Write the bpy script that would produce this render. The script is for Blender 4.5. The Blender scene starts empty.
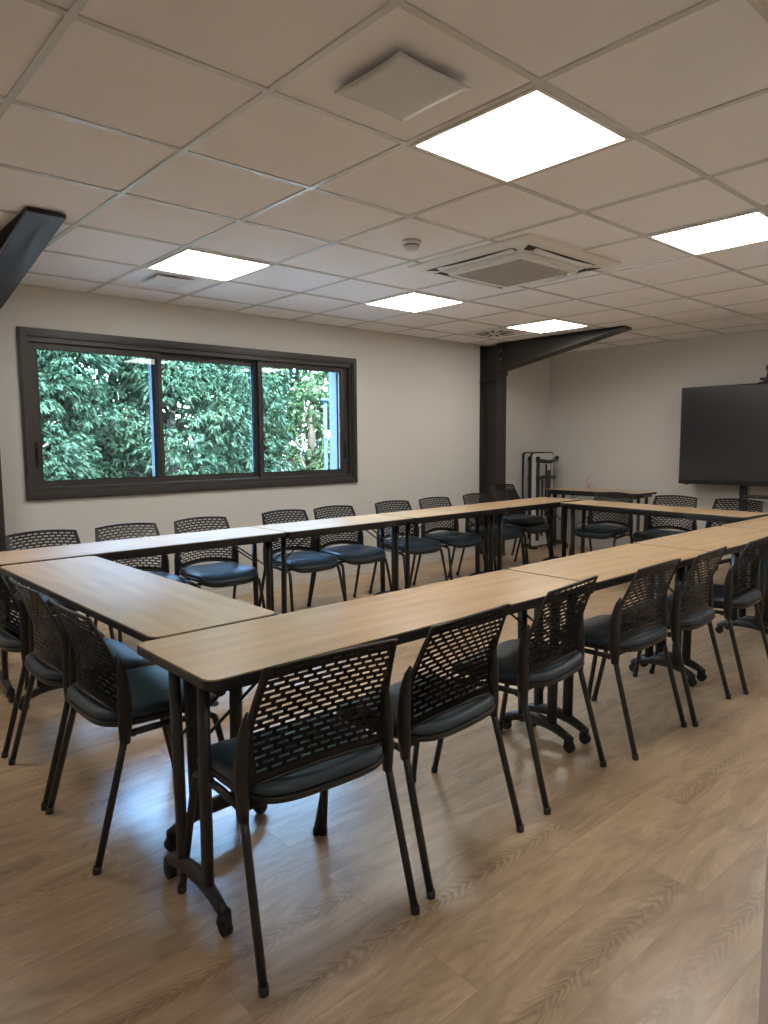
import bpy, bmesh, math, random
from mathutils import Vector, Matrix
random.seed(7)
R = math.radians
scn = bpy.context.scene
COL = scn.collection
CZ = 1.335            # camera height
CEIL = 2.45
XW = 7.72             # wall behind the screen
YW = 5.38             # window wall
YD = 0.488            # wall of the doorway the photo is taken from
XL = -1.1

# ---------------------------------------------------------------- materials
def nt(name):
    m = bpy.data.materials.new(name); m.use_nodes = True
    t = m.node_tree; b = t.nodes['Principled BSDF']
    return m, t, b
def N(t, typ, **kw):
    n = t.nodes.new(typ)
    for k, v in kw.items():
        if k.startswith('i_'): n.inputs[k[2:].replace('_', ' ')].default_value = v
        else: setattr(n, k, v)
    return n
def simple(name, col, rough=.5, metal=0, var=.06, scale=30, bump=0, bscale=200, spec=.5, coat=0):
    m, t, b = nt(name); L = t.links.new
    tc = N(t, 'ShaderNodeTexCoord')
    no = N(t, 'ShaderNodeTexNoise', i_Scale=scale, i_Detail=4.0)
    L(tc.outputs['Object'], no.inputs['Vector'])
    mx = N(t, 'ShaderNodeMix', data_type='RGBA')
    mx.inputs[6].default_value = tuple(c * (1 - var) for c in col) + (1,)
    mx.inputs[7].default_value = tuple(min(1, c * (1 + var)) for c in col) + (1,)
    L(no.outputs['Fac'], mx.inputs[0]); L(mx.outputs[2], b.inputs['Base Color'])
    b.inputs['Roughness'].default_value = rough; b.inputs['Metallic'].default_value = metal
    b.inputs['Specular IOR Level'].default_value = spec
    b.inputs['Coat Weight'].default_value = coat
    if bump:
        n2 = N(t, 'ShaderNodeTexNoise', i_Scale=bscale, i_Detail=3.0)
        L(tc.outputs['Object'], n2.inputs['Vector'])
        bp = N(t, 'ShaderNodeBump', i_Strength=bump, i_Distance=.002)
        L(n2.outputs['Fac'], bp.inputs['Height']); L(bp.outputs['Normal'], b.inputs['Normal'])
    return m
def wood_floor():
    m, t, b = nt('oak_plank_vinyl'); L = t.links.new
    tc = N(t, 'ShaderNodeTexCoord')
    br = N(t, 'ShaderNodeTexBrick', offset=.37, squash=1.0)
    br.inputs['Color1'].default_value = (0, 0, 0, 1); br.inputs['Color2'].default_value = (1, 1, 1, 1)
    br.inputs['Mortar'].default_value = (.5, .5, .5, 1)
    br.inputs['Scale'].default_value = 1; br.inputs['Brick Width'].default_value = 1.22
    br.inputs['Row Height'].default_value = .205; br.inputs['Mortar Size'].default_value = .0012
    br.inputs['Mortar Smooth'].default_value = 0; br.inputs['Bias'].default_value = 0
    L(tc.outputs['Object'], br.inputs['Vector'])
    # shift the grain per plank
    sc = N(t, 'ShaderNodeVectorMath', operation='SCALE'); sc.inputs[3].default_value = 37
    L(br.outputs['Color'], sc.inputs[0])
    ad = N(t, 'ShaderNodeVectorMath', operation='ADD')
    L(tc.outputs['Object'], ad.inputs[0]); L(sc.outputs[0], ad.inputs[1])
    mp = N(t, 'ShaderNodeMapping'); mp.inputs['Scale'].default_value = (1.5, 6.5, 1)
    L(ad.outputs[0], mp.inputs['Vector'])
    n1 = N(t, 'ShaderNodeTexNoise', i_Scale=1.9, i_Detail=9.0, i_Roughness=.68, i_Distortion=1.1)
    L(mp.outputs[0], n1.inputs['Vector'])
    mp2 = N(t, 'ShaderNodeMapping'); mp2.inputs['Scale'].default_value = (2.0, 5.5, 1)
    L(ad.outputs[0], mp2.inputs['Vector'])
    sep = N(t, 'ShaderNodeSeparateXYZ'); L(tc.outputs['Object'], sep.inputs[0])
    def mth(op, x, y=None):
        n = N(t, 'ShaderNodeMath', operation=op)
        for i, q in enumerate((x, y)):
            if q is None: continue
            if isinstance(q, (int, float)): n.inputs[i].default_value = q
            else: L(q, n.inputs[i])
        return n.outputs[0]
    sr = N(t, 'ShaderNodeSeparateXYZ'); L(br.outputs['Color'], sr.inputs[0])
    yl = mth('SUBTRACT', mth('FRACT', mth('DIVIDE', sep.outputs['Y'], .205)), mth('ADD', mth('MULTIPLY', sr.outputs[0], .3), .35))
    ay = mth('ABSOLUTE', yl)
    nz = N(t, 'ShaderNodeTexNoise', i_Scale=3.0, i_Detail=4.0); L(mp2.outputs[0], nz.inputs['Vector'])
    ph = mth('ADD', mth('ADD', mth('MULTIPLY', sep.outputs['X'], 24), mth('MULTIPLY', ay, 11)), mth('MULTIPLY', nz.outputs['Fac'], 6))
    sn = mth('SINE', mth('MULTIPLY', ph, 6.2832))
    wfac = mth('MULTIPLY', mth('ADD', mth('MULTIPLY', sn, .5), .5), mth('MAXIMUM', mth('SUBTRACT', 1, mth('MULTIPLY', ay, 4.2)), 0))
    cr = N(t, 'ShaderNodeValToRGB')
    e = cr.color_ramp.elements
    e[0].position = .34; e[0].color = (.35, .235, .14, 1)
    e[1].position = .68; e[1].color = (.61, .44, .275, 1)
    L(n1.outputs['Fac'], cr.inputs[0])
    # cathedral grain only where a broad noise allows it
    n3 = N(t, 'ShaderNodeTexNoise', i_Scale=.9, i_Detail=1.0)
    mp3 = N(t, 'ShaderNodeMapping'); mp3.inputs['Scale'].default_value = (.7, 3.2, 1)
    L(ad.outputs[0], mp3.inputs['Vector']); L(mp3.outputs[0], n3.inputs['Vector'])
    mr = N(t, 'ShaderNodeMapRange'); mr.inputs['From Min'].default_value = .46; mr.inputs['From Max'].default_value = .6
    mr.inputs['To Max'].default_value = .75
    L(n3.outputs['Fac'], mr.inputs['Value'])
    mu = N(t, 'ShaderNodeMath', operation='MULTIPLY'); L(mr.outputs[0], mu.inputs[0]); L(wfac, mu.inputs[1])
    m1 = N(t, 'ShaderNodeMix', data_type='RGBA', blend_type='MULTIPLY')
    L(mu.outputs[0], m1.inputs[0]); L(cr.outputs[0], m1.inputs[6]); m1.inputs[7].default_value = (.50, .43, .36, 1)
    # plank tone
    pv = N(t, 'ShaderNodeMapRange'); pv.inputs['To Min'].default_value = .93; pv.inputs['To Max'].default_value = 1.07
    L(br.outputs['Color'], pv.inputs['Value'])
    m2 = N(t, 'ShaderNodeVectorMath', operation='SCALE'); L(m1.outputs[2], m2.inputs[0]); L(pv.outputs[0], m2.inputs[3])
    m3 = N(t, 'ShaderNodeMix', data_type='RGBA')
    L(br.outputs['Fac'], m3.inputs[0]); L(m2.outputs[0], m3.inputs[6]); m3.inputs[7].default_value = (.34, .23, .15, 1)
    L(m3.outputs[2], b.inputs['Base Color'])
    b.inputs['Roughness'].default_value = .30
    b.inputs['Specular IOR Level'].default_value = .65
    bp = N(t, 'ShaderNodeBump', i_Strength=.12, i_Distance=.002)
    L(n1.outputs['Fac'], bp.inputs['Height']); L(bp.outputs['Normal'], b.inputs['Normal'])
    return m
def wood_top():
    m, t, b = nt('light_oak_laminate'); L = t.links.new
    tc = N(t, 'ShaderNodeTexCoord')
    mp = N(t, 'ShaderNodeMapping'); mp.inputs['Scale'].default_value = (1.2, 14, 14)
    L(tc.outputs['Object'], mp.inputs['Vector'])
    n1 = N(t, 'ShaderNodeTexNoise', i_Scale=1.5, i_Detail=6.0, i_Roughness=.6, i_Distortion=.3)
    L(mp.outputs[0], n1.inputs['Vector'])
    cr = N(t, 'ShaderNodeValToRGB'); e = cr.color_ramp.elements
    e[0].position = .3; e[0].color = (.46, .30, .16, 1)
    e[1].position = .72; e[1].color = (.68, .465, .27, 1)
    L(n1.outputs['Fac'], cr.inputs[0]); L(cr.outputs[0], b.inputs['Base Color'])
    b.inputs['Roughness'].default_value = .29
    b.inputs['Specular IOR Level'].default_value = .75
    return m
def emit(name, col, s):
    m = bpy.data.materials.new(name); m.use_nodes = True; t = m.node_tree
    t.nodes.remove(t.nodes['Principled BSDF'])
    e = N(t, 'ShaderNodeEmission'); e.inputs[0].default_value = col + (1,); e.inputs[1].default_value = s
    t.links.new(e.outputs[0], t.nodes['Material Output'].inputs[0])
    return m
def glass():
    m = bpy.data.materials.new('window_glass'); m.use_nodes = True; t = m.node_tree
    t.nodes.remove(t.nodes['Principled BSDF'])
    tr = N(t, 'ShaderNodeBsdfTransparent'); tr.inputs[0].default_value = (.80, .91, .95, 1)
    gl = N(t, 'ShaderNodeBsdfGlossy'); gl.inputs['Roughness'].default_value = .02
    fr = N(t, 'ShaderNodeFresnel'); fr.inputs[0].default_value = 1.45
    mx = N(t, 'ShaderNodeMixShader')
    t.links.new(fr.outputs[0], mx.inputs[0]); t.links.new(tr.outputs[0], mx.inputs[1]); t.links.new(gl.outputs[0], mx.inputs[2])
    t.links.new(mx.outputs[0], t.nodes['Material Output'].inputs[0])
    return m
def leafmat(name, a, c):
    m, t, b = nt(name); L = t.links.new
    tc = N(t, 'ShaderNodeTexCoord')
    no = N(t, 'ShaderNodeTexNoise', i_Scale=1.7, i_Detail=5.0)
    L(tc.outputs['Object'], no.inputs['Vector'])
    mx = N(t, 'ShaderNodeMix', data_type='RGBA'); mx.inputs[6].default_value = a + (1,); mx.inputs[7].default_value = c + (1,)
    mr = N(t, 'ShaderNodeMapRange'); mr.inputs['From Min'].default_value = .35; mr.inputs['From Max'].default_value = .65
    L(no.outputs['Fac'], mr.inputs['Value']); L(mr.outputs[0], mx.inputs[0]); L(mx.outputs[2], b.inputs['Base Color'])
    b.inputs['Roughness'].default_value = .6; b.inputs['Specular IOR Level'].default_value = .2
    tl = N(t, 'ShaderNodeBsdfTranslucent'); L(mx.outputs[2], tl.inputs[0])
    ms = N(t, 'ShaderNodeMixShader'); ms.inputs[0].default_value = .35
    L(b.outputs[0], ms.inputs[1]); L(tl.outputs[0], ms.inputs[2]); L(ms.outputs[0], t.nodes['Material Output'].inputs[0])
    return m
M = dict(
    wall=simple('painted_plaster_wall', (.67, .645, .615), .7, var=.02, scale=3, bump=.15, bscale=150),
    tile=simple('mineral_ceiling_tile', (.84, .815, .83), .85, var=.02, scale=6, bump=.25, bscale=400),
    tee=simple('white_ceiling_grid_metal', (.66, .65, .64), .24, var=.02),
    floor=wood_floor(), top=wood_top(),
    black=simple('black_powder_coated_steel', (.022, .021, .023), .38, var=.1),
    edge=simple('black_plastic_edging', (.018, .017, .017), .42, var=.1),
    mesh=simple('black_polypropylene', (.020, .017, .016), .40, var=.1, bump=.1, bscale=600),
    fabric=simple('dark_blue_seat_vinyl', (.036, .056, .078), .42, var=.15, scale=60, bump=.2, bscale=900),
    steel=simple('anthracite_painted_steel', (.030, .025, .022), .55, var=.12, scale=8),
    bolt=simple('dull_zinc_bolt', (.22, .21, .20), .4, metal=.8),
    alu=simple('dark_brown_aluminium', (.042, .036, .033), .42, var=.08),
    alulight=simple('bare_aluminium_meeting_stile', (.035, .042, .055), .8, spec=.05),
    gasket=simple('black_gasket', (.012, .012, .013), .6),
    plastic=simple('white_plastic', (.72, .70, .67), .4, var=.02),
    diffwhite=simple('white_air_diffuser', (.66, .66, .67), .8, var=.02),
    grille=simple('grey_intake_grille', (.48, .45, .42), .6),
    dark=simple('dark_duct_inside', (.03, .028, .026), .9),
    lamp=emit('lit_panel_diffuser', (1.0, .97, .90), 12.5),
    screen=simple('dark_glass_screen', (.028, .030, .034), .22, var=.0, spec=.8),
    bezel=simple('black_screen_bezel', (.012, .012, .013), .35),
    greypaint=simple('light_grey_panel_underside', (.72, .71, .69), .45, var=.03),
    pink=simple('pale_pink_wire', (.62, .38, .32), .5),
    rubber=simple('black_rubber_wheel', (.012, .012, .012), .6),
    door=simple('pinkish_white_door_lining', (.86, .80, .78), .5, var=.02),
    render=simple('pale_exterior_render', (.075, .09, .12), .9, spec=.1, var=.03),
    grass=simple('gravel_and_grass_ground', (.22, .23, .22), .9, var=.3, scale=4),
    bark=simple('grey_brown_bark', (.10, .08, .06), .9, var=.4, scale=12, bump=.6, bscale=40),
    leafA=leafmat('blue_green_leaves', (.012, .031, .016), (.028, .060, .032)),
    leafB=leafmat('yellow_green_leaves', (.016, .037, .012), (.038, .068, .022)),
    leafC=leafmat('deep_green_leaves', (.014, .030, .019), (.026, .050, .030)),
    pole=simple('grey_blue_lamp_post', (.022, .038, .05), .8, spec=.05),
    glass=glass(),
)

# ---------------------------------------------------------------- mesh helpers
class MB:
    def __init__(s): s.bm = bmesh.new(); s.mats = []; s.cur = 0; s.smooth = False
    def mat(s, m):
        if m not in s.mats: s.mats.append(m)
        s.cur = s.mats.index(m); return s
    def _f(s, vs, smooth=False):
        try: f = s.bm.faces.new(vs)
        except ValueError: return None
        f.material_index = s.cur; f.smooth = smooth; return f
    def box(s, a, b, mtx=None, bev=0):
        x0, y0, z0 = a; x1, y1, z1 = b
        c = [(x0,y0,z0),(x1,y0,z0),(x1,y1,z0),(x0,y1,z0),(x0,y0,z1),(x1,y0,z1),(x1,y1,z1),(x0,y1,z1)]
        vs = [s.bm.verts.new(mtx @ Vector(p) if mtx else p) for p in c]
        fs = [s._f([vs[i] for i in q]) for q in ((3,2,1,0),(4,5,6,7),(0,1,5,4),(1,2,6,5),(2,3,7,6),(3,0,4,7))]
        if bev:
            es = list({e for f in fs for e in f.edges})
            r = bmesh.ops.bevel(s.bm, geom=es, offset=bev, segments=2, affect='EDGES', profile=.5)
            for f in r['faces']: f.material_index = s.cur
        return s
    def prism(s, pts, n, h0, h1, smooth=False):
        # pts: 2D outline; n: function (u, v, h) -> 3D
        a = [s.bm.verts.new(n(u, v, h0)) for u, v in pts]; b = [s.bm.verts.new(n(u, v, h1)) for u, v in pts]
        s._f(a[::-1]); s._f(b)
        k = len(pts)
        for i in range(k): s._f([a[i], a[(i+1) % k], b[(i+1) % k], b[i]], smooth)
        return s
    def tube(s, pts, r, seg=10, flat=1.0, side=None, caps=True):
        # r: radius or list; flat: scale of the second axis; side: preferred first axis
        P = [Vector(p) for p in pts]; n = len(P)
        rs = r if isinstance(r, (list, tuple)) else [r] * n
        rings = []; prev = Vector(side) if side else None
        for i in range(n):
            d = (P[min(i+1, n-1)] - P[max(i-1, 0)]).normalized()
            if prev is None: prev = d.orthogonal()
            u = (prev - d * prev.dot(d)).normalized(); v = d.cross(u); prev = u
            rings.append([s.bm.verts.new(P[i] + (u * math.cos(2*math.pi*k/seg) + v * math.sin(2*math.pi*k/seg) * flat) * rs[i]) for k in range(seg)])
        for a, b in zip(rings, rings[1:]):
            for k in range(seg): s._f([a[k], a[(k+1) % seg], b[(k+1) % seg], b[k]], True)
        if caps: s._f(rings[0][::-1]); s._f(rings[-1])
        return s
    def sphere(s, c, r, sx=1, sy=1, sz=1, seg=16):
        g = bmesh.ops.create_uvsphere(s.bm, u_segments=seg, v_segments=seg//2, radius=r,
            matrix=Matrix.Translation(c) @ Matrix.Diagonal((sx, sy, sz, 1)))
        for v in g['verts']:
            for f in v.link_faces: f.material_index = s.cur; f.smooth = True
        return s
    def build(s, name, m=None, parent=None, loc=None):
        if m is not None and not s.mats: s.mats = [m]
        bmesh.ops.recalc_face_normals(s.bm, faces=s.bm.faces)
        me = bpy.data.meshes.new(name); s.bm.to_mesh(me); s.bm.free()
        for x in s.mats: me.materials.append(x)
        o = bpy.data.objects.new(name, me); COL.objects.link(o)
        if parent: o.parent = parent
        if loc: o.location = loc
        return o
def tag(o, label=None, cat=None, group=None, kind=None):
    if label: o['label'] = label
    if cat: o['category'] = cat
    if group: o['group'] = group
    if kind: o['kind'] = kind
    return o
def empty(name, label, cat, loc=(0,0,0), rz=0, group=None):
    o = bpy.data.objects.new(name, None); COL.objects.link(o); o.empty_display_size = .1
    o.location = loc; o.rotation_euler = (0, 0, rz)
    return tag(o, label, cat, group)
def struct(name, mb, m, parent=None):
    o = mb.build(name, m, parent)
    if not parent: o['kind'] = 'structure'
    return o
def copy_tree(o, parent=None):
    c = o.copy(); COL.objects.link(c)
    if parent: c.parent = parent
    for ch in list(o.children): copy_tree(ch, c)
    return c
def rrect(x0, y0, x1, y1, r, n=6):
    out = []
    for cx, cy, a0 in ((x1-r, y1-r, 0), (x0+r, y1-r, 90), (x0+r, y0+r, 180), (x1-r, y0+r, 270)):
        for k in range(n+1):
            a = R(a0 + 90*k/n); out.append((cx + r*math.cos(a), cy + r*math.sin(a)))
    return out
XY = lambda u, v, h: (u, v, h)

# ---------------------------------------------------------------- the room
YC = -1.9   # end of the corridor behind the doorway
struct('floor', MB().box((XL-.2, YC-.2, -.12), (XW+.2, YW+.2, 0)), M['floor'])
ce = struct('ceiling', MB().box((XL-.2, YC-.2, CEIL), (XW+.2, YW+.2, CEIL+.15)), M['tile'])
GX = [1.289 + .6*k for k in range(-3, 11)]; GY = [1.374 + .6*k for k in range(-1, 7)]
g = MB(); tw = .012
for x in GX: g.box((x-tw, YD, CEIL-.006), (x+tw, YW, CEIL+.002))
for y in GY:
    for a, b in zip([XL] + GX, GX + [XW]):
        g.box((a+tw if a != XL else a, y-tw, CEIL-.006), (b-tw if b != XW else b, y+tw, CEIL+.002))
for a, b in (((XL, YW-.022), (XW, YW)), ((XL, YD), (XW, YD+.022)), ((XW-.022, YD), (XW, YW)), ((XL, YD), (XL+.022, YW))):
    g.box((a[0], a[1], CEIL-.0075), (b[0], b[1], CEIL+.001))
struct('ceiling_grid', g, M['tee'], ce)

WX0, WX1, WZ0, WZ1 = 1.43, 4.42, CZ-.365, CZ+.79     # masonry opening
TH = .22
w = MB()
w.box((XL-.2, YW, 0), (WX0, YW+TH, CEIL)); w.box((WX1, YW, 0), (XW+.2, YW+TH, CEIL))
w.box((WX0, YW, 0), (WX1, YW+TH, WZ0)); w.box((WX0, YW, WZ1), (WX1, YW+TH, CEIL))
struct('wall_window', w, M['wall'])
e = MB()
e.box((XL-.2, YW+TH, 0), (WX0+.0, YW+TH+.03, 3.2))
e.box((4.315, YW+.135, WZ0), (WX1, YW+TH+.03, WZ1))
e.box((WX1, YW+TH, 0), (XW+.2, YW+TH+.03, 3.2))
e.box((WX0, YW+TH, 0), (WX1, YW+TH+.03, WZ0)); e.box((WX0, YW+TH, WZ1), (WX1, YW+TH+.03, 3.2))
struct('wall_exterior', e, M['render'])
struct('wall_far', MB().box((XW, YC-.2, 0), (XW+.2, YW, CEIL)), M['wall'])
struct('wall_left', MB().box((XL-.2, YC-.2, 0), (XL, YW, CEIL)), M['wall'])
JX0, JX1, DZ = -.15, 1.487, CZ+.70
d = MB()
d.box((XL, YD-.17, 0), (JX0-.04, YD, CEIL)); d.box((JX1+.04, YD-.17, 0), (XW, YD, CEIL)); d.box((JX0-.04, YD-.17, DZ+.04), (JX1+.04, YD, CEIL))
struct('wall_right', d, M['wall'])
d = MB()
d.box((JX1, YD-.175, 0), (JX1+.04, YD+.0, DZ+.04)); d.box((JX0-.04, YD-.175, 0), (JX0, YD, DZ+.04)); d.box((JX0, YD-.175, DZ), (JX1, YD, DZ+.04))
struct('trim_1', d, M['door'])
struct('wall_corridor', MB().box((XL, YC-.2, 0), (XW, YC, CEIL)), M['wall'])
b = MB()
b.box((XL, YW-.012, 0), (6.3, YW, .07)); b.box((6.53, YW-.012, 0), (XW, YW, .07))
struct('baseboard_window', b, M['plastic'])
struct('baseboard_far', MB().box((XW-.012, YD, 0), (XW, YW-.012, .07)), M['plastic'])

# ---------------------------------------------------------------- window
def ring(mb, x0, x1, z0, z1, w0, y0, y1, ws=None):
    # rectangular frame of border width (left, right, bottom, top)
    l, r, bt, tp = ws or (w0,)*4
    mb.box((x0, y0, z0), (x0+l, y1, z1)); mb.box((x1-r, y0, z0), (x1, y1, z1))
    mb.box((x0+l, y0, z0), (x1-r, y1, z0+bt)); mb.box((x0+l, y0, z1-tp), (x1-r, y1, z1))
    return mb
win = bpy.data.objects.new('window_1', None); COL.objects.link(win); win['kind'] = 'structure'
O0, O1, P0, P1 = 1.40, 4.45, CZ-.395, CZ+.82
f = ring(MB(), O0, O1, P0, P1, .055, YW-.022, YW+.0)
ring(f, O0+.012, O1-.012, P0+.012, P1-.012, .03, YW-.03, YW-.022)
f.build('window_casing', M['alu'], win)
f = ring(MB(), WX0, WX1, WZ0, WZ1, 0, YW+.0, YW+.13, (.045, .045, .055, .06))
f.build('window_frame', M['alu'], win)
SZ0, SZ1 = WZ0+.057, WZ1-.062
sx = [(1.477, 2.462, .055, .035, 0), (2.425, 3.398, .035, .035, 1), (3.362, 4.372, .035, .085, 0)]
for i, (a, c, l, r, tr) in enumerate(sx):
    y0 = YW + .035 + .042*tr
    s = ring(MB(), a, c, SZ0, SZ1, 0, y0, y0+.036, (l, r, .045, .045)).build('sash', M['alu'], win)
    MB().box((a+l, y0+.014, SZ0+.045), (c-r, y0+.020, SZ1-.045)).build('pane', M['glass'], s)
    ring(MB(), a+l-.004, c-r+.004, SZ0+.041, SZ1-.041, .008, y0-.003, y0+.001).build('gasket', M['gasket'], s)
for x in (2.385, 3.325):
    MB().box((x, YW+.055, SZ0+.02), (x+.030, YW+.110, SZ1-.02), bev=.003).build('meeting_stile', M['alulight'], win)
for x in (1.50, 4.335):
    h = MB().box((x-.012, YW+.022, CZ-.16), (x+.012, YW+.036, CZ+.02), bev=.004)
    h.box((x-.006, YW+.008, CZ-.12), (x+.006, YW+.024, CZ-.02), bev=.003)
    h.build('window_handle', M['gasket'], win)
MB().box((WX0+.04, YW+.13, WZ0-.02), (WX1-.04, YW+TH+.06, WZ0+.012)).build('outer_sill', M['alu'], win)

# ---------------------------------------------------------------- portal frames
def portal(name, label, xc, wd, ycol, tipy, kneez, soff=True):
    t = empty(name, label, 'steel beam', (xc, YW, 0)); t['group'] = 'steel portal frames'
    h = wd/2; y1 = ycol - YW; yb = -.004
    c = MB()
    c.box((-h, y1, 0), (h, y1+.014, CEIL-.012)); c.box((-h, yb-.014, 0), (h, yb, CEIL-.012)); c.box((-.006, y1+.014, 0), (.006, yb-.014, CEIL-.012))
    c.box((-h, y1-.02, 0), (h, yb, .015))
    c.box((-h, y1+.014, kneez-.10), (h, yb-.014, kneez-.088)); 
    c.build('column', M['steel'], t)
    r = MB(); tip = tipy - YW; zt = CEIL-.008
    pts = [(y1, kneez), (y1, zt), (tip, zt), (tip, zt-.02)]
    r.prism(pts, lambda u, v, hh: (hh, u, v), -.006, .006)
    n = Vector((tip-y1, zt-.02-kneez)).normalized(); nn = Vector((-n.y, n.x)) * .014
    q = [(y1, kneez), (tip, zt-.02), (tip-nn.x, zt-.02-nn.y+.012), (y1-nn.x*0, kneez+.016)]
    q = [(y1, kneez), (y1, kneez+.016), (tip, zt-.004), (tip, zt-.02)]
    r.prism(q, lambda u, v, hh: (hh, u, v), -h, h)
    r.box((-h, tip, zt-.008), (h, y1, zt))
    r.box((-h, y1-.016, kneez-.05), (h, y1, zt))
    r.build('rafter', M['steel'], t)
    for zz in (kneez+.05, kneez+.13, kneez+.22):
        for sx_ in (-1, 1):
            bm_ = MB(); bm_.prism([(.013*math.cos(R(60*k)), .013*math.sin(R(60*k))) for k in range(6)], lambda u, v, hh: (sx_*h*.6+u, hh, zz+v), y1-.028, y1-.016)
            bm_.build('bolt', M['bolt'], t)
    MB().box((-h-.075, -.09, kneez-.12), (-h+.02, -.06, kneez-.105)).build('bracket', M['steel'], t)
    return t
portal('steel_portal_frame', 'dark steel column with tapering roof beam, in the far corner right of the window', 6.415, .17, 5.12, 3.58, CZ+.80)
portal('steel_portal_frame', 'dark steel beam and column at the left edge, left of the window', 1.105, .175, 5.12, 3.62, CZ+.80)

# ---------------------------------------------------------------- ceiling lights and fittings
def light_proto():
    t = empty('ceiling_light', 'x', 'ceiling light')
    ring2 = MB(); a = .287; b_ = .272
    for p, q in (((-a,-a),(a,-b_)), ((-a,b_),(a,a)), ((-a,-b_),(-b_,b_)), ((b_,-b_),(a,b_))):
        ring2.box((p[0], p[1], -.011), (q[0], q[1], .0))
    ring2.build('frame', M['plastic'], t)
    MB().box((-b_, -b_, -.009), (b_, b_, -.001)).build('diffuser', M['lamp'], t)
    return t
LP = light_proto(); first = True
LL = {(1, 0): 'lit square ceiling panel nearest the camera, beside the square vent plate',
      (4, 0): 'lit square ceiling panel cut by the right edge of the view',
      (7, 0): 'lit square ceiling panel beyond the right edge of the view',
      (1, 4): 'lit square ceiling panel above the window, right of the small square air vent',
      (4, 4): 'lit square ceiling panel between the window and the ceiling cassette',
      (-2, 4): 'lit square ceiling panel beyond the left edge of the view, near the window wall',
      (7, 4): 'lit square ceiling panel beside the far steel roof beam'}
for (i, j), lab in LL.items():
    o = LP if first else copy_tree(LP); first = False
    o.location = (1.289 + .6*i + .3, 1.374 + .6*j + .3, CEIL-.001)
    o['label'] = lab; o['group'] = 'square ceiling light panels'

o = copy_tree(LP); o.location = (.2, -.6, CEIL-.001)  # unseen corridor panel, added to brighten the door lining and the near floor
o['label'] = 'unseen square ceiling panel added in the corridor to light the doorway'; o['group'] = 'square ceiling light panels'
# bulged square air diffuser
def vent_plate(name, label, cat, x, y, half, drop, bulge):
    t = empty(name, label, cat, (x, y, CEIL))
    n = 12; m = MB()
    def P(u, v, dz): 
        s = 1 - .05*(1-u*u); s2 = 1 - .05*(1-v*v)
        return (u*half*s2, v*half*s, -drop + dz + .010*(1-(1-u*u)*(1-v*v)))
    top = [[m.bm.verts.new(P(-1+2*i/n, -1+2*k/n, .006)) for k in range(n+1)] for i in range(n+1)]
    bot = [[m.bm.verts.new(P(-1+2*i/n, -1+2*k/n, 0)) for k in range(n+1)] for i in range(n+1)]
    for i in range(n):
        for k in range(n):
            m._f([top[i][k], top[i+1][k], top[i+1][k+1], top[i][k+1]], True)
            m._f([bot[i][k], bot[i][k+1], bot[i+1][k+1], bot[i+1][k]], True)
    for i in range(n):
        m._f([top[i][0], bot[i][0], bot[i+1][0], top[i+1][0]]); m._f([top[i][n], top[i+1][n], bot[i+1][n], bot[i][n]])
        m._f([top[0][i], top[0][i+1], bot[0][i+1], bot[0][i]]); m._f([top[n][i], bot[n][i], bot[n][i+1], top[n][i+1]])
    m.build('plate', M['diffwhite'], t)
    c = MB().prism([(half*.6*math.cos(R(15*k)), half*.6*math.sin(R(15*k))) for k in range(24)], XY, -drop+.012, -.0005)
    c.build('collar', M['dark'], t)
    return t
vent_plate('air_vent', 'large white square air vent plate hanging under the ceiling near the camera', 'air vent', 1.57, 1.655, .150, .040, 0)
vent_plate('air_vent', 'small white square air vent plate beside the light panel above the window', 'air vent', 2.16, 4.60, .135, .032, 0)
# lamella vent by the column
t = empty('louvred_air_vent', 'flat white air vent with dark slots in the ceiling near the far column', 'air vent', (5.72, 4.66, CEIL))
MB().box((-.24, -.24, -.012), (.24, .24, -.0005), bev=.004).build('plate', M['diffwhite'], t)
sl = MB()
for k in range(12):
    a = R(30*k); mt = Matrix.Rotation(a, 4, 'Z')
    sl.box((.07, -.012, -.0145), (.20, .012, -.0125), mt)
sl.build('slots', M['dark'], t)
# smoke detector
t = empty('smoke_detector', 'small round smoke detector on the ceiling before the ceiling cassette', 'smoke detector', (2.80, 2.88, CEIL))
def lathe(mb, prof, seg=24):
    rings = [[mb.bm.verts.new((r*math.cos(2*math.pi*k/seg), r*math.sin(2*math.pi*k/seg), z)) for k in range(seg)] for r, z in prof]
    for a, b in zip(rings, rings[1:]):
        for k in range(seg): mb._f([a[k], a[(k+1)%seg], b[(k+1)%seg], b[k]], True)
    mb._f(rings[0]); mb._f(rings[-1]); return mb
lathe(MB(), [(.055, -.0005), (.056, -.012), (.050, -.020)]).build('base', M['plastic'], t)
lathe(MB(), [(.040, -.020), (.042, -.030), (.034, -.046), (.020, -.050)]).build('sensor', M['diffwhite'], t)
lathe(MB(), [(.0425, -.024), (.0435, -.026), (.0425, -.028)]).build('slot', M['dark'], t)

# ceiling cassette air conditioner
t = empty('ceiling_air_conditioner', 'square white ceiling cassette air conditioner with grey intake grille', 'air conditioner', (3.635, 2.82, CEIL))
A = .47; B_ = .40; I = .265
m = MB()
def sq(h, z): return [m.bm.verts.new((x*h, y*h, z)) for x, y in ((-1,-1),(1,-1),(1,1),(-1,1))]
r0 = sq(A, -.0005); r1 = sq(A, -.014); r2 = sq(B_+.005, -.034)
for a, b in ((r0, r1), (r1, r2)):
    for k in range(4): m._f([a[k], a[(k+1)%4], b[(k+1)%4], b[k]])
m._f(r0); m._f(r2)
m.build('outer_panel', M['plastic'], t)
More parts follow.
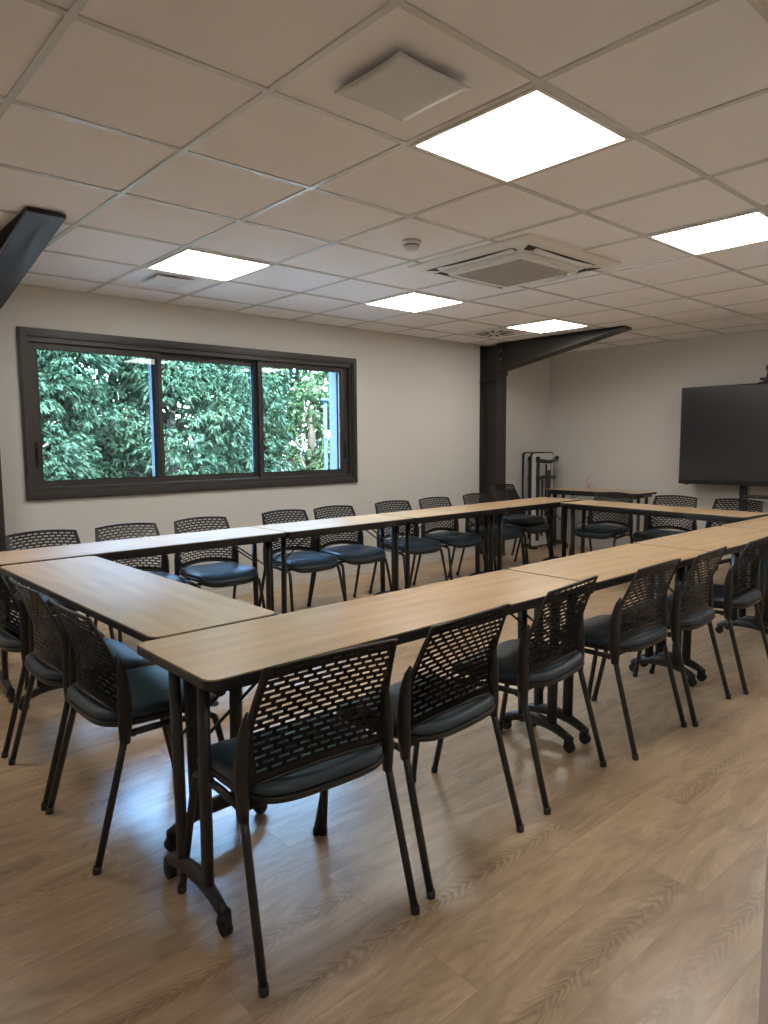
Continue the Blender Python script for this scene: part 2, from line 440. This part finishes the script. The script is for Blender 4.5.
# inner body: rounded octagon with the grille
m = MB()
m.prism(rrect(-.335, -.335, .335, .335, .15, 8), XY, -.050, -.034)
m.prism(rrect(-.30, -.30, .30, .30, .06, 6), XY, -.060, -.050)
m.build('inner_panel', M['plastic'], t)
for k in range(4):
    mt = Matrix.Rotation(R(90*k), 4, 'Z')
    s = MB(); s.box((-.30, -.402, -.0352), (.30, -.342, -.0342), mt)
    s.prism([(-.385, -.40), (-.30, -.402), (-.27, -.345), (-.32, -.32)], lambda u, v, h: mt @ Vector((u, v, h)), -.0353, -.0343)
    s.build('air_slot', M['dark'], t)
    fl = MB(); n = 12; top_ = []; 
    for i in range(n+1):
        u = -1 + 2*i/n
        x = u*.292; y = -.401 + .010*u*u; z = -.037 - .013*(1-u*u)
        top_.append((x, y, z))
    for i in range(n):
        a, b = top_[i], top_[i+1]
        vs = [mt @ Vector(p) for p in ((a[0], a[1], a[2]), (b[0], b[1], b[2]), (b[0], -.348, -.050), (a[0], -.348, -.050))]
        v4 = [fl.bm.verts.new(p) for p in vs]; v5 = [fl.bm.verts.new(p + Vector((0,0,.004))) for p in vs]
        fl._f(v4[::-1], True); fl._f(v5, True)
        fl._f([v4[0], v4[1], v5[1], v5[0]]); fl._f([v4[2], v4[3], v5[3], v5[2]])
        if i == 0: fl._f([v4[3], v4[0], v5[0], v5[3]])
        if i == n-1: fl._f([v4[1], v4[2], v5[2], v5[1]])
    fl.build('louver_flap', M['plastic'], t)
gr = MB().box((-.25, -.25, -.0625), (.25, .25, -.060))
for k in range(24):
    y = -.24 + k*.48/23
    gr.box((-.245, y-.004, -.068), (.245, y+.004, -.0625))
gr.build('intake_grille', M['grille'], t)
lathe(MB(), [(.008, -.0605), (.008, -.064)], 10).build('indicator', M['dark'], t).location = (.28, -.20, 0)

# ---------------------------------------------------------------- tables
def make_table(L, D=.47, H=.74):
    t = empty('folding_table', 'x', 'table')
    h = L/2; w_ = D/2
    tp = MB().prism(rrect(-h+.0045, -w_+.0045, h-.0045, w_-.0045, .034), XY, H-.004, H).build('tabletop', M['top'], t)
    MB().prism(rrect(-h, -w_, h, w_, .037), XY, H-.026, H-.0035).build('edge_band', M['edge'], tp)
    b = MB()
    for s in (-1, 1): b.box((-h+.09, s*.155-.015, H-.062), (h-.09, s*.155+.015, H-.026))
    b.build('rail', M['black'], t)
    for s in (-1, 1):
        x = s*(h-.060)
        lg = MB()
        for y in (-.078, .078):
            lg.tube([(x, y, .085), (x, y*1.05, .40), (x, y*1.15, H-.055)], .025, 12, flat=.6, side=(0, 1, 0))
        # arched foot
        pts = []; rr = []
        for k in range(13):
            u = -1 + k/6
            pts.append((x, u*.170, .058 + .042*(1-u*u))); rr.append(.019 + .009*(1-abs(u)))
        lg.tube(pts, rr, 12, flat=.75, side=(0, 0, 1))
        lg.tube([(x, -.19, H-.045), (x, .19, H-.045)], .018, 10, side=(0, 0, 1))
        lg = lg.build('leg', M['black'], t)
        for y in (-1, 1):
            c = MB()
            c.tube([(x-.011, y*.170, .024), (x+.011, y*.170, .024)], .024, 18)
            c.mat(M['rubber']) if False else None
            c.tube([(x, y*.165, .035), (x, y*.170, .068)], [.022, .018], 12)
            c.build('caster', M['rubber'], lg)
        br = MB(); xi = s*(h-.33)
        for y in (-.05, .05): br.tube([(x, y, H-.24), (xi, y, H-.05)], .005, 8)
        br.build('brace', M['black'], t)
    return t
T18 = make_table(1.775); T12 = make_table(1.18)
used = set()
def place_table(proto, x, y, rz, label, group='wood-topped conference tables'):
    o = proto if proto.name not in used else copy_tree(proto)
    used.add(proto.name)
    o.location = (x, y, 0); o.rotation_euler = (0, 0, rz); o['label'] = label; o['group'] = group
    return o
YN = 1.79
place_table(T18, .795+.89, YN, 0, 'long oak-topped folding table at the near left corner, nearest the camera')
place_table(T12, 2.577+.593, YN+.006, 0.003, 'oak-topped table in the near row, second from the near left corner')
place_table(T12, 3.763+.593, YN+.012, 0.003, 'oak-topped table in the near row, third from the near left corner')
place_table(T12, 4.964+.593, YN+.014, 0.003, 'oak-topped table in the near row, at the right edge of the view')
place_table(T18, 1.088, 2.035+.89, R(90.6), 'oak-topped folding table forming the left side of the table square')
T12F = make_table(1.207)
far0 = Vector((.835, 3.856)); fd = Vector((math.cos(.017), math.sin(.017))); fn = Vector((-fd.y, fd.x))
s0 = 0
for proto, ln, lab in ((T18, 1.775, 'long table of the far row, at the left below the window'),
                       (T12F, 1.207, 'table of the far row below the window, second from the left'),
                       (T12F, 1.207, 'table of the far row just right of the window, third from the left'),
                       (T12F, 1.207, 'table of the far row at the far right corner, near the steel column')):
    c = far0 + fd*(s0 + ln/2) + fn*.235; s0 += ln + .008
    place_table(proto, c.x, c.y, .017, 'oak-topped ' + lab)
place_table(T18, 5.93, 2.99, R(90-4.5), 'oak-topped table forming the side of the square in front of the screen')

# ---------------------------------------------------------------- chairs
def make_chair():
    t = empty('mesh_back_chair', 'x', 'chair')
    # perforated back
    pitch = .0410; slot = .0275; rows = 17; rowh = .0192; sloth = .0070
    cols = 11; W2 = cols*pitch/2
    zs = [0]
    for r in range(rows): zs += [zs[-1] + rowh - sloth, zs[-1] + rowh]
    zs.append(zs[-1] + .014)
    Ht = zs[-1]
    us = sorted({round(v, 5) for k in range(cols) for v in (k*pitch, k*pitch + .0070, k*pitch+.0205, k*pitch + .0275)} | {round(cols*pitch, 5)})
    def half(z):
        if z < .62: return .210 + .012*min(1, max(0, (z-.46)/.16))
        return .222 - .026*((z-.62)/.2)**1.1
    def surf(u, v):       # u in -1..1, v in 0..1
        zb = .472 + .030*(1-u*u); zt = .798 + .012*(1-u*u)
        z = zb + (zt-zb)*v
        z0 = .472 + (.798-.472)*v
        x = u*half(z0)
        yedge = .108 - .082*(max(0, z0-.59)/.21)**1.2
        y = yedge - (.040 - .012*v)*(1-u*u)
        return Vector((x, y, z))
    m = MB(); vt = {}
    def vv(i, k):
        if (i, k) not in vt: vt[(i, k)] = m.bm.verts.new(surf(-1 + 2*us[i]/(cols*pitch), zs[k]/Ht))
        return vt[(i, k)]
    nu = len(us)-1; nz = len(zs)-1
    for k in range(nz):
        r = (k-1)//2; is_slot = (k % 2 == 1) and k < nz
        for i in range(nu):
            uc = (us[i]+us[i+1])/2; hole = False
            if is_slot and .020 < uc < cols*pitch-.020 and 1 <= r < rows:
                ph = (uc - (.0205 if r % 2 else 0)) % pitch
                hole = ph < slot
            if not hole: m._f([vv(i, k), vv(i+1, k), vv(i+1, k+1), vv(i, k+1)], True)
    bmesh.ops.solidify(m.bm, geom=list(m.bm.faces), thickness=.007)
    # rolled border
    bord = [surf(-1, j/8) for j in range(9)] + [surf(-1 + i/8, 1) for i in range(1, 16)] + [surf(1, 1-j/8) for j in range(9)]
    m.tube(bord, .0055, 8, flat=.8)
    m.tube([surf(-1 + i/8, 0) for i in range(17)], .0055, 8)
    m.build('backrest', M['mesh'], t)
    # seat
    def outline(k, ex=0):
        pts = []
        for i in range(48):
            a = 2*math.pi*i/48; c_, s_ = math.cos(a), math.sin(a)
            p = 4.6
            x = math.copysign(abs(c_)**(2/p), c_)*(.226*k+ex); y = math.copysign(abs(s_)**(2/p), s_)
            y = y*(.222*k+ex)
            pts.append((x, y))
        return pts
    def loft(levels, name, mat):
        m = MB(); rings = []
        for k, z, ex in levels:
            ring_ = []
            for x, y in outline(k, ex):
                dz = 0
                yy = y/.222
                if yy > .45: dz = -.040*((yy-.45)/.55)**2          # waterfall front
                if yy < 0: dz = .010*yy*yy
                dz += .008*(x/.226)**2
                ring_.append(m.bm.verts.new((x*(1+.04*yy), y+.262, z+dz)))
            rings.append(ring_)
        for a, b in zip(rings, rings[1:]):
            for i in range(48): m._f([a[i], a[(i+1)%48], b[(i+1)%48], b[i]], True)
        m._f(rings[0][::-1], True); m._f(rings[-1], True)
        return m.build(name, mat, t)
    loft([(.90, .418, 0), (.97, .420, 0), (1.0, .430, 0), (1.0, .438, 0), (.985, .440, 0)], 'seat_shell', M['mesh'])
    loft([(.95, .4395, 0), (.985, .444, 0), (.985, .458, 0), (.95, .468, 0), (.80, .473, 0), (.5, .471, 0), (.2, .468, 0)], 'seat', M['fabric'])
    for s in (-1, 1):
        # upright of the back, oval plastic
        m = MB()
        m.tube([(s*.228, .108, .385), (s*.230, .110, .45), (s*.230, .112, .54), (s*.225, .110, .60), (s*.219, .104, .645), (s*.216, .096, .672)],
               [.017, .023, .023, .019, .013, .005], 12, flat=.72, side=(0, 1, 0))
        m.build('upright', M['mesh'], t)
        m = MB()    # side rail under the seat
        m.tube([(s*.224, .115, .412), (s*.224, .25, .412), (s*.222, .40, .400)], .011, 10)
        m.build('side_rail', M['black'], t)
        m = MB()
        m.tube([(s*.240, 0, .012), (s*.231, .088, .33), (s*.228, .110, .415)], .0115, 12)
        m.tube([(s*.240, -.002, 0), (s*.240, 0, .022)], .0135, 12)
        m.build('leg', M['black'], t)
        m = MB()
        m.tube([(s*.222, .36, .402), (s*.222, .405, .398), (s*.223, .425, .385), (s*.226, .435, .35), (s*.250, .498, .012)], .0115, 12)
        m.tube([(s*.250, .500, 0), (s*.250, .497, .022)], .0135, 12)
        m.build('leg', M['black'], t)
    m = MB().tube([(-.222, .36, .405), (.222, .36, .405)], .010, 8); m.tube([(-.222, .14, .405), (.222, .14, .405)], .010, 8)
    m.build('stretcher', M['black'], t)
    return t
CH = make_chair(); cfirst = [True]
def chair(x, y, deg, label, group, z=0):
    o = CH if cfirst[0] else copy_tree(CH); cfirst[0] = False
    o.location = (x, y, z); o.rotation_euler = (0, 0, R(deg)); o['label'] = label; o['group'] = group
    return o
GN = 'chairs along the near side'; K = 'black mesh-back chair '
chair(1.063, 1.354, -4.5, K + 'nearest the camera, first on the near side of the tables', GN)
chair(1.623, 1.371, 4.5, K + 'on the near side, second from the near left table corner', GN)
chair(2.265, 1.424, 7, K + 'on the near side, third from the near left table corner', GN)
chair(2.897, 1.403, 2, K + 'on the near side, fourth from the near left table corner', GN)
chair(3.420, 1.399, 5, K + 'on the near side, fifth from the left, partly behind the fourth', GN)
chair(4.03, 1.40, 4, K + 'on the near side, cut by the right edge of the view', GN)
GL = 'chairs along the left side'
chair(.700, 2.378, -90, K + 'at the left table, nearest the camera of the three there', GL)
chair(.700, 2.90, -91, K + 'at the left table, the middle one of the three there', GL)
chair(.700, 3.475, -90, K + 'at the left table, farthest back and cut by the left edge', GL)
GF = 'chairs along the window side'
for x, y, a, lab in ((1.26, 4.57, 180, 'at the left edge, under the left end of the window'),
                     (1.78, 4.57, 180, 'under the left window pane, its seat hidden by the tables'),
                     (2.32, 4.58, 180, 'under the middle window pane, first from the left with its seat visible'),
                     (3.04, 4.60, 180, 'under the window, left one of the close pair below the right pane'),
                     (3.53, 4.60, 180, 'under the window, right one of the close pair below the right pane'),
                     (4.21, 4.62, 179, 'first to the right of the window'),
                     (4.75, 4.62, 180, 'second to the right of the window'),
                     (5.40, 4.66, 181, 'standing just in front of the far steel column')):
    chair(x, y, a, K + lab, GF)
GS = 'stacked chairs by the far column'
chair(5.98, 4.74, 183, K + 'right of the far steel column, lower of a stack of two', GS)
chair(6.00, 4.80, 182, K + 'right of the far steel column, upper of a stack of two', GS, .062)
GR = 'chairs along the screen side'
chair(6.49, 3.70, 92, K + 'on the screen side, farthest left, in front of the side table', GR)
chair(6.49, 3.06, 90, K + 'on the screen side, below the left edge of the screen', GR)
chair(6.49, 2.49, 90, K + 'on the screen side, at the right edge below the screen', GR)

# ---------------------------------------------------------------- side table, folded tables, ornament
st = make_table(1.20, .46, .762)
st.name = 'side_table'; st.location = (7.27, 4.36, 0); st.rotation_euler = (0, 0, R(90)); tag(st, 'narrow table against the far wall in the corner, left of the screen', 'table')
tz = .762
o = MB()
o.tube([(0, 0, .003), (.02, .015, .05), (-.01, .03, .10), (.015, .0, .14), (.005, -.03, .17)], .007, 6)
o.tube([(0, 0, .003), (-.03, -.01, .03), (.0, -.03, .06), (.03, 0, .04), (.005, .03, .02), (-.02, .04, .003)], .005, 6)
o.tube([(-.02, -.03, .003), (.0, -.02, .07), (.02, -.04, .05), (.03, -.05, .003)], .004, 6)
oo = o.build('wire_ornament', M['pink'], None, (7.36, 4.55, tz)); tag(oo, 'small tangled pale pink wire ornament on the side table in the corner', 'ornament')

def folded_table(x, y, rz, label, back):
    t = empty('folded_table', label, 'table', (x, y, 0), rz, 'folded tables leaning in the corner')
    XZ = lambda u, v, h: (u, h, v)
    tp = MB().prism(rrect(-.235, .02, .235, 1.20, .045), XZ, .0, .020).build('tabletop', M['edge'], t)
    MB().prism(rrect(-.222, .035, .222, 1.185, .04), XZ, -.003, -.0002).build('underside', M['greypaint'], tp)
    for s in (-1, 1):
        MB().box((s*.12-.02, -.030, .10), (s*.12+.02, -.0035, 1.10), bev=.003).build('rail', M['black'], t)
    lg = MB()
    for s in (-1, 1): lg.tube([(s*.065, -.045, .16), (s*.065, -.045, .86)], .018, 10, flat=.6, side=(1, 0, 0))
    lg.tube([(-.18, -.045, .88), (0, -.075, .90), (.18, -.045, .88)], .022, 10)
    lg.build('leg', M['black'], t)
    lg = MB()
    for s in (-1, 1): lg.tube([(s*.03, -.075, .40), (s*.03, -.075, 1.05)], .016, 10, flat=.6, side=(1, 0, 0))
    lg.tube([(-.20, -.06, 1.10), (0, -.095, 1.08), (.21, -.06, 1.10)], .024, 10)
    lg.build('leg', M['black'], t)
    for s in (-1, 1):
        MB().tube([(s*.20-.01, -.07, 1.125), (s*.20+.01, -.07, 1.125)], .026, 12).build('caster', M['rubber'], t)
    MB().box((-.022, -.10, .98), (.022, -.088, 1.08), bev=.003).build('bracket', M['plastic'], t)
    MB().box((-.225, -.05, 0), (-.15, .03, .022)).build('foot_pad', M['rubber'], t)
    MB().box((.15, -.05, 0), (.225, .03, .022)).build('foot_pad', M['rubber'], t)
    return t
folded_table(7.37, 5.34, 0, 'folded table standing on end in the far corner, rear one of two', 1)
folded_table(7.30, 5.17, 0, 'folded table standing on end in the far corner, front one of two', 0)

# ---------------------------------------------------------------- interactive screen
XT = 7.45; Y0, Y1 = 1.775, 3.505; Z0, Z1 = CZ-.467, CZ+.560
t = empty('presentation_screen', 'large black flat screen on a wheeled stand in front of the far wall', 'screen', (XT, (Y0+Y1)/2, 0))
hw = (Y1-Y0)/2
MB().box((0, -hw, Z0), (.075, hw, Z1), bev=.006).build('housing', M['bezel'], t)
MB().box((-.002, -hw+.018, Z0+.055), (.0, hw-.018, Z1-.018)).build('display_glass', M['screen'], t)
m = MB().box((-.006, -hw+.002, Z0+.002), (.0, hw-.002, Z0+.050), bev=.002); m.build('lower_bezel', M['bezel'], t)
MB().tube([(-.001, hw-.09, Z0+.001), (-.001, hw-.09, Z0-.010)], .022, 12).build('sensor', M['bezel'], t)
for s in (-1, 1):
    MB().box((.08, s*.225-.035, .10), (.13, s*.225+.035, Z1-.15), bev=.004).build('stand_post', M['black'], t)
    f = MB(); f.tube([(-.20, s*.35, .075), (.10, s*.30, .085), (.225, s*.35, .075)], .022, 10)
    f.build('stand_foot', M['black'], t)
    for xx in (-.19, .21):
        MB().tube([(xx-.0, s*.35-.012, .03), (xx, s*.35+.012, .03)], .03, 14).tube([(xx, s*.35, .04), (xx, s*.35, .075)], .012, 8).build('caster', M['rubber'], t)
MB().box((.07, -.30, .10), (.11, .30, .16)).build('stand_base', M['black'], t)
MB().box((-.10, -.17, CZ-.585), (.09, .17, CZ-.560), bev=.006).build('stand_shelf', M['black'], t)
cb = MB().tube([(.06, .155, Z0+.01), (.05, .15, CZ-.50), (.03, .145, CZ-.56)], .004, 6).build('cable', M['gasket'], t)
# camera on the screen
t = empty('conference_camera', 'black round conference camera on top of the big screen', 'camera', (XT+.035, 2.645, Z1))
lathe(MB(), [(.10, 0), (.10, .006), (.07, .010)], 24).build('mount_plate', M['bezel'], t).location = (0, 0, 0)
bs = MB(); bs.prism(rrect(-.06, -.075, .05, .075, .03), XY, .026, .050); bs.tube([(0, 0, .008), (0, 0, .03)], .05, 16); bs.build('base', M['bezel'], t)
MB().tube([(0, 0, .05), (0, 0, .115)], [.03, .02], 12).build('neck', M['bezel'], t)
hd = MB().sphere((0, 0, .145), .038).build('head', M['bezel'], t)
MB().tube([(-.033, 0, .145), (-.044, 0, .145)], .018, 16).build('lens', M['screen'], hd)

# ---------------------------------------------------------------- outside
struct('ground', MB().box((-25, YW+TH+.03, -.75), (45, 45, -.6)), M['grass'])
def tree(name, x, y, r, zc, rz_, nt_, mat, label, seed):
    rnd = random.Random(seed)
    t = empty(name, label, 'tree', (x, y, -.6), 0, 'leafy trees outside the window')
    tk = MB()
    top = zc + .6
    tk.tube([(0, 0, -.05), (.05, .02, top*.4), (-.05, .04, top*.8), (0, 0, top+rz_*.5)], [.16, .13, .09, .03], 10)
    for k in range(7):
        a = rnd.uniform(0, 6.28); z0 = top*rnd.uniform(.35, .8)
        tk.tube([(0, 0, z0), (math.cos(a)*r*.4, math.sin(a)*r*.4, z0+.5), (math.cos(a)*r*.8, math.sin(a)*r*.8, z0+.8)], [.06, .04, .015], 6)
    tk.build('trunk', M['bark'], t)
    vs, fs = [], []
    # lumpy crown: sub-clumps on an ellipsoid, drooping sprays of narrow leaves
    clumps = []
    for _ in range(110):
        while True:
            d = Vector((rnd.gauss(0, 1), rnd.gauss(0, 1), rnd.gauss(0, 1))).normalized()
            if d.y < .45: break
        k = rnd.uniform(.66, 1.0)
        clumps.append((Vector((d.x*r*k, d.y*r*k*.8, d.z*rz_*k + top)), rnd.uniform(.35, .62)))
    for _ in range(nt_):
        c, cr = clumps[rnd.randrange(len(clumps))]
        d = Vector((rnd.gauss(0, 1), rnd.gauss(0, 1), rnd.gauss(0, .7))).normalized()
        p = c + d*cr*rnd.uniform(.55, 1)
        out = Vector((d.x, d.y, .1 + d.z*.4)).normalized()
        for j in range(9):
            q = (out + Vector((rnd.gauss(0, .55), rnd.gauss(0, .55), rnd.gauss(-.15, .4)))).normalized()
            ln = rnd.uniform(.07, .13); wd_ = ln*.17
            sd = q.cross(Vector((rnd.gauss(0, .5), rnd.gauss(0, .5), 1))).normalized()*wd_
            b0 = p; m0 = p + q*ln*.55; e0 = p + q*ln + Vector((0, 0, -ln*.35))
            i = len(vs); vs += [b0, m0+sd, e0, m0-sd]; fs.append((i, i+1, i+2, i+3))
    me = bpy.data.meshes.new('foliage'); me.from_pydata([tuple(v) for v in vs], [], fs); me.update()
    me.materials.append(mat)
    o = bpy.data.objects.new('foliage', me); COL.objects.link(o); o.parent = t; o['kind'] = 'stuff'
    return t
tree('leafy_tree', 1.9, 10.2, 1.75, 1.5, 2.6, 11000, M['leafA'], 'bushy blue-green tree outside the left window pane', 1)
tree('leafy_tree', 5.0, 10.6, 1.8, 1.4, 2.6, 11000, M['leafA'], 'bushy blue-green tree outside the middle window pane', 2)
tree('leafy_tree', 8.2, 11.2, 2.0, 1.6, 2.8, 11000, M['leafB'], 'yellow-green tree outside the right window pane', 3)
tree('leafy_tree', 3.6, 12.6, 2.2, 2.6, 3.1, 8000, M['leafC'], 'darker tree filling the gap behind the left and middle trees', 4)
tree('leafy_tree', 7.0, 13.4, 2.4, 2.7, 3.2, 8000, M['leafC'], 'darker tree filling the gap behind the middle and right trees', 5)
tree('leafy_tree', 11.2, 12.4, 2.4, 2.3, 3.2, 8000, M['leafA'], 'tree at the far right end of the row outside', 6)
tree('leafy_tree', .0, 13.2, 2.4, 2.6, 3.1, 5000, M['leafC'], 'darker tree at the left end of the row outside', 7)
tree('leafy_tree', 4.6, 16.2, 2.8, 2.8, 3.2, 5000, M['leafC'], 'dark tree of the rear row outside, behind the middle window pane', 8)
tree('leafy_tree', 10.0, 15.6, 2.8, 2.6, 3.2, 6000, M['leafC'], 'dark tree of the rear row outside, behind the right window pane', 9)
t = empty('lamp_post', 'thin grey-blue lamp post among the trees at the right window pane', 'lamp post', (6.62, 8.75, -.6))
MB().tube([(0, 0, 0), (0, 0, CZ+.6+.62)], .028, 10).build('pole', M['pole'], t)
MB().sphere((0, 0, CZ+.6+.66), .07, 1, 1, .5).build('lamp_head', M['pole'], t)
MB().box((-.04, -.07, CZ+.6+.08), (.04, -.028, CZ+.6+.19), bev=.01).build('junction_box', M['plastic'], t)

# ---------------------------------------------------------------- light
w = bpy.data.worlds.new('sky'); scn.world = w; w.use_nodes = True
wt = w.node_tree; bg = wt.nodes['Background']
sky = wt.nodes.new('ShaderNodeTexSky'); sky.sky_type = 'NISHITA'
sky.sun_elevation = R(52); sky.sun_rotation = R(200); sky.sun_disc = False; sky.air_density = 1.2; sky.dust_density = 2.0
wt.links.new(sky.outputs[0], bg.inputs[0]); bg.inputs[1].default_value = 13.0
sun = bpy.data.lights.new('sun', 'SUN'); sun.energy = 26.0; sun.angle = R(40); sun.color = (.84, .92, 1)   # bright hazy sky above the trees
so = bpy.data.objects.new('sun', sun); COL.objects.link(so)
so.rotation_euler = (R(-34), 0, R(-4))

# ---------------------------------------------------------------- camera
cam = bpy.data.cameras.new('camera'); co = bpy.data.objects.new('camera', cam); COL.objects.link(co)
rt = Vector((0.7444380732930372, -0.667650732250617, -0.007379346648935971))
up = Vector((0.07186436429349856, 0.06913195887574503, 0.9950157211856973))
fw = Vector((0.6638128261414427, 0.7412578984315897, -0.09944475771171254))
mt = Matrix((rt, up, -fw)).transposed().to_4x4(); mt.translation = Vector((0, 0, CZ)); co.matrix_world = mt
cam.sensor_fit = 'HORIZONTAL'; cam.sensor_width = 36; cam.lens = 696.298/768*36
cam.clip_start = .03; cam.clip_end = 200
scn.camera = co
vs_ = scn.view_settings
vs_.view_transform = 'Standard'; vs_.look = 'None'; vs_.gamma = 1; vs_.exposure = .38; vs_.use_curve_mapping = False
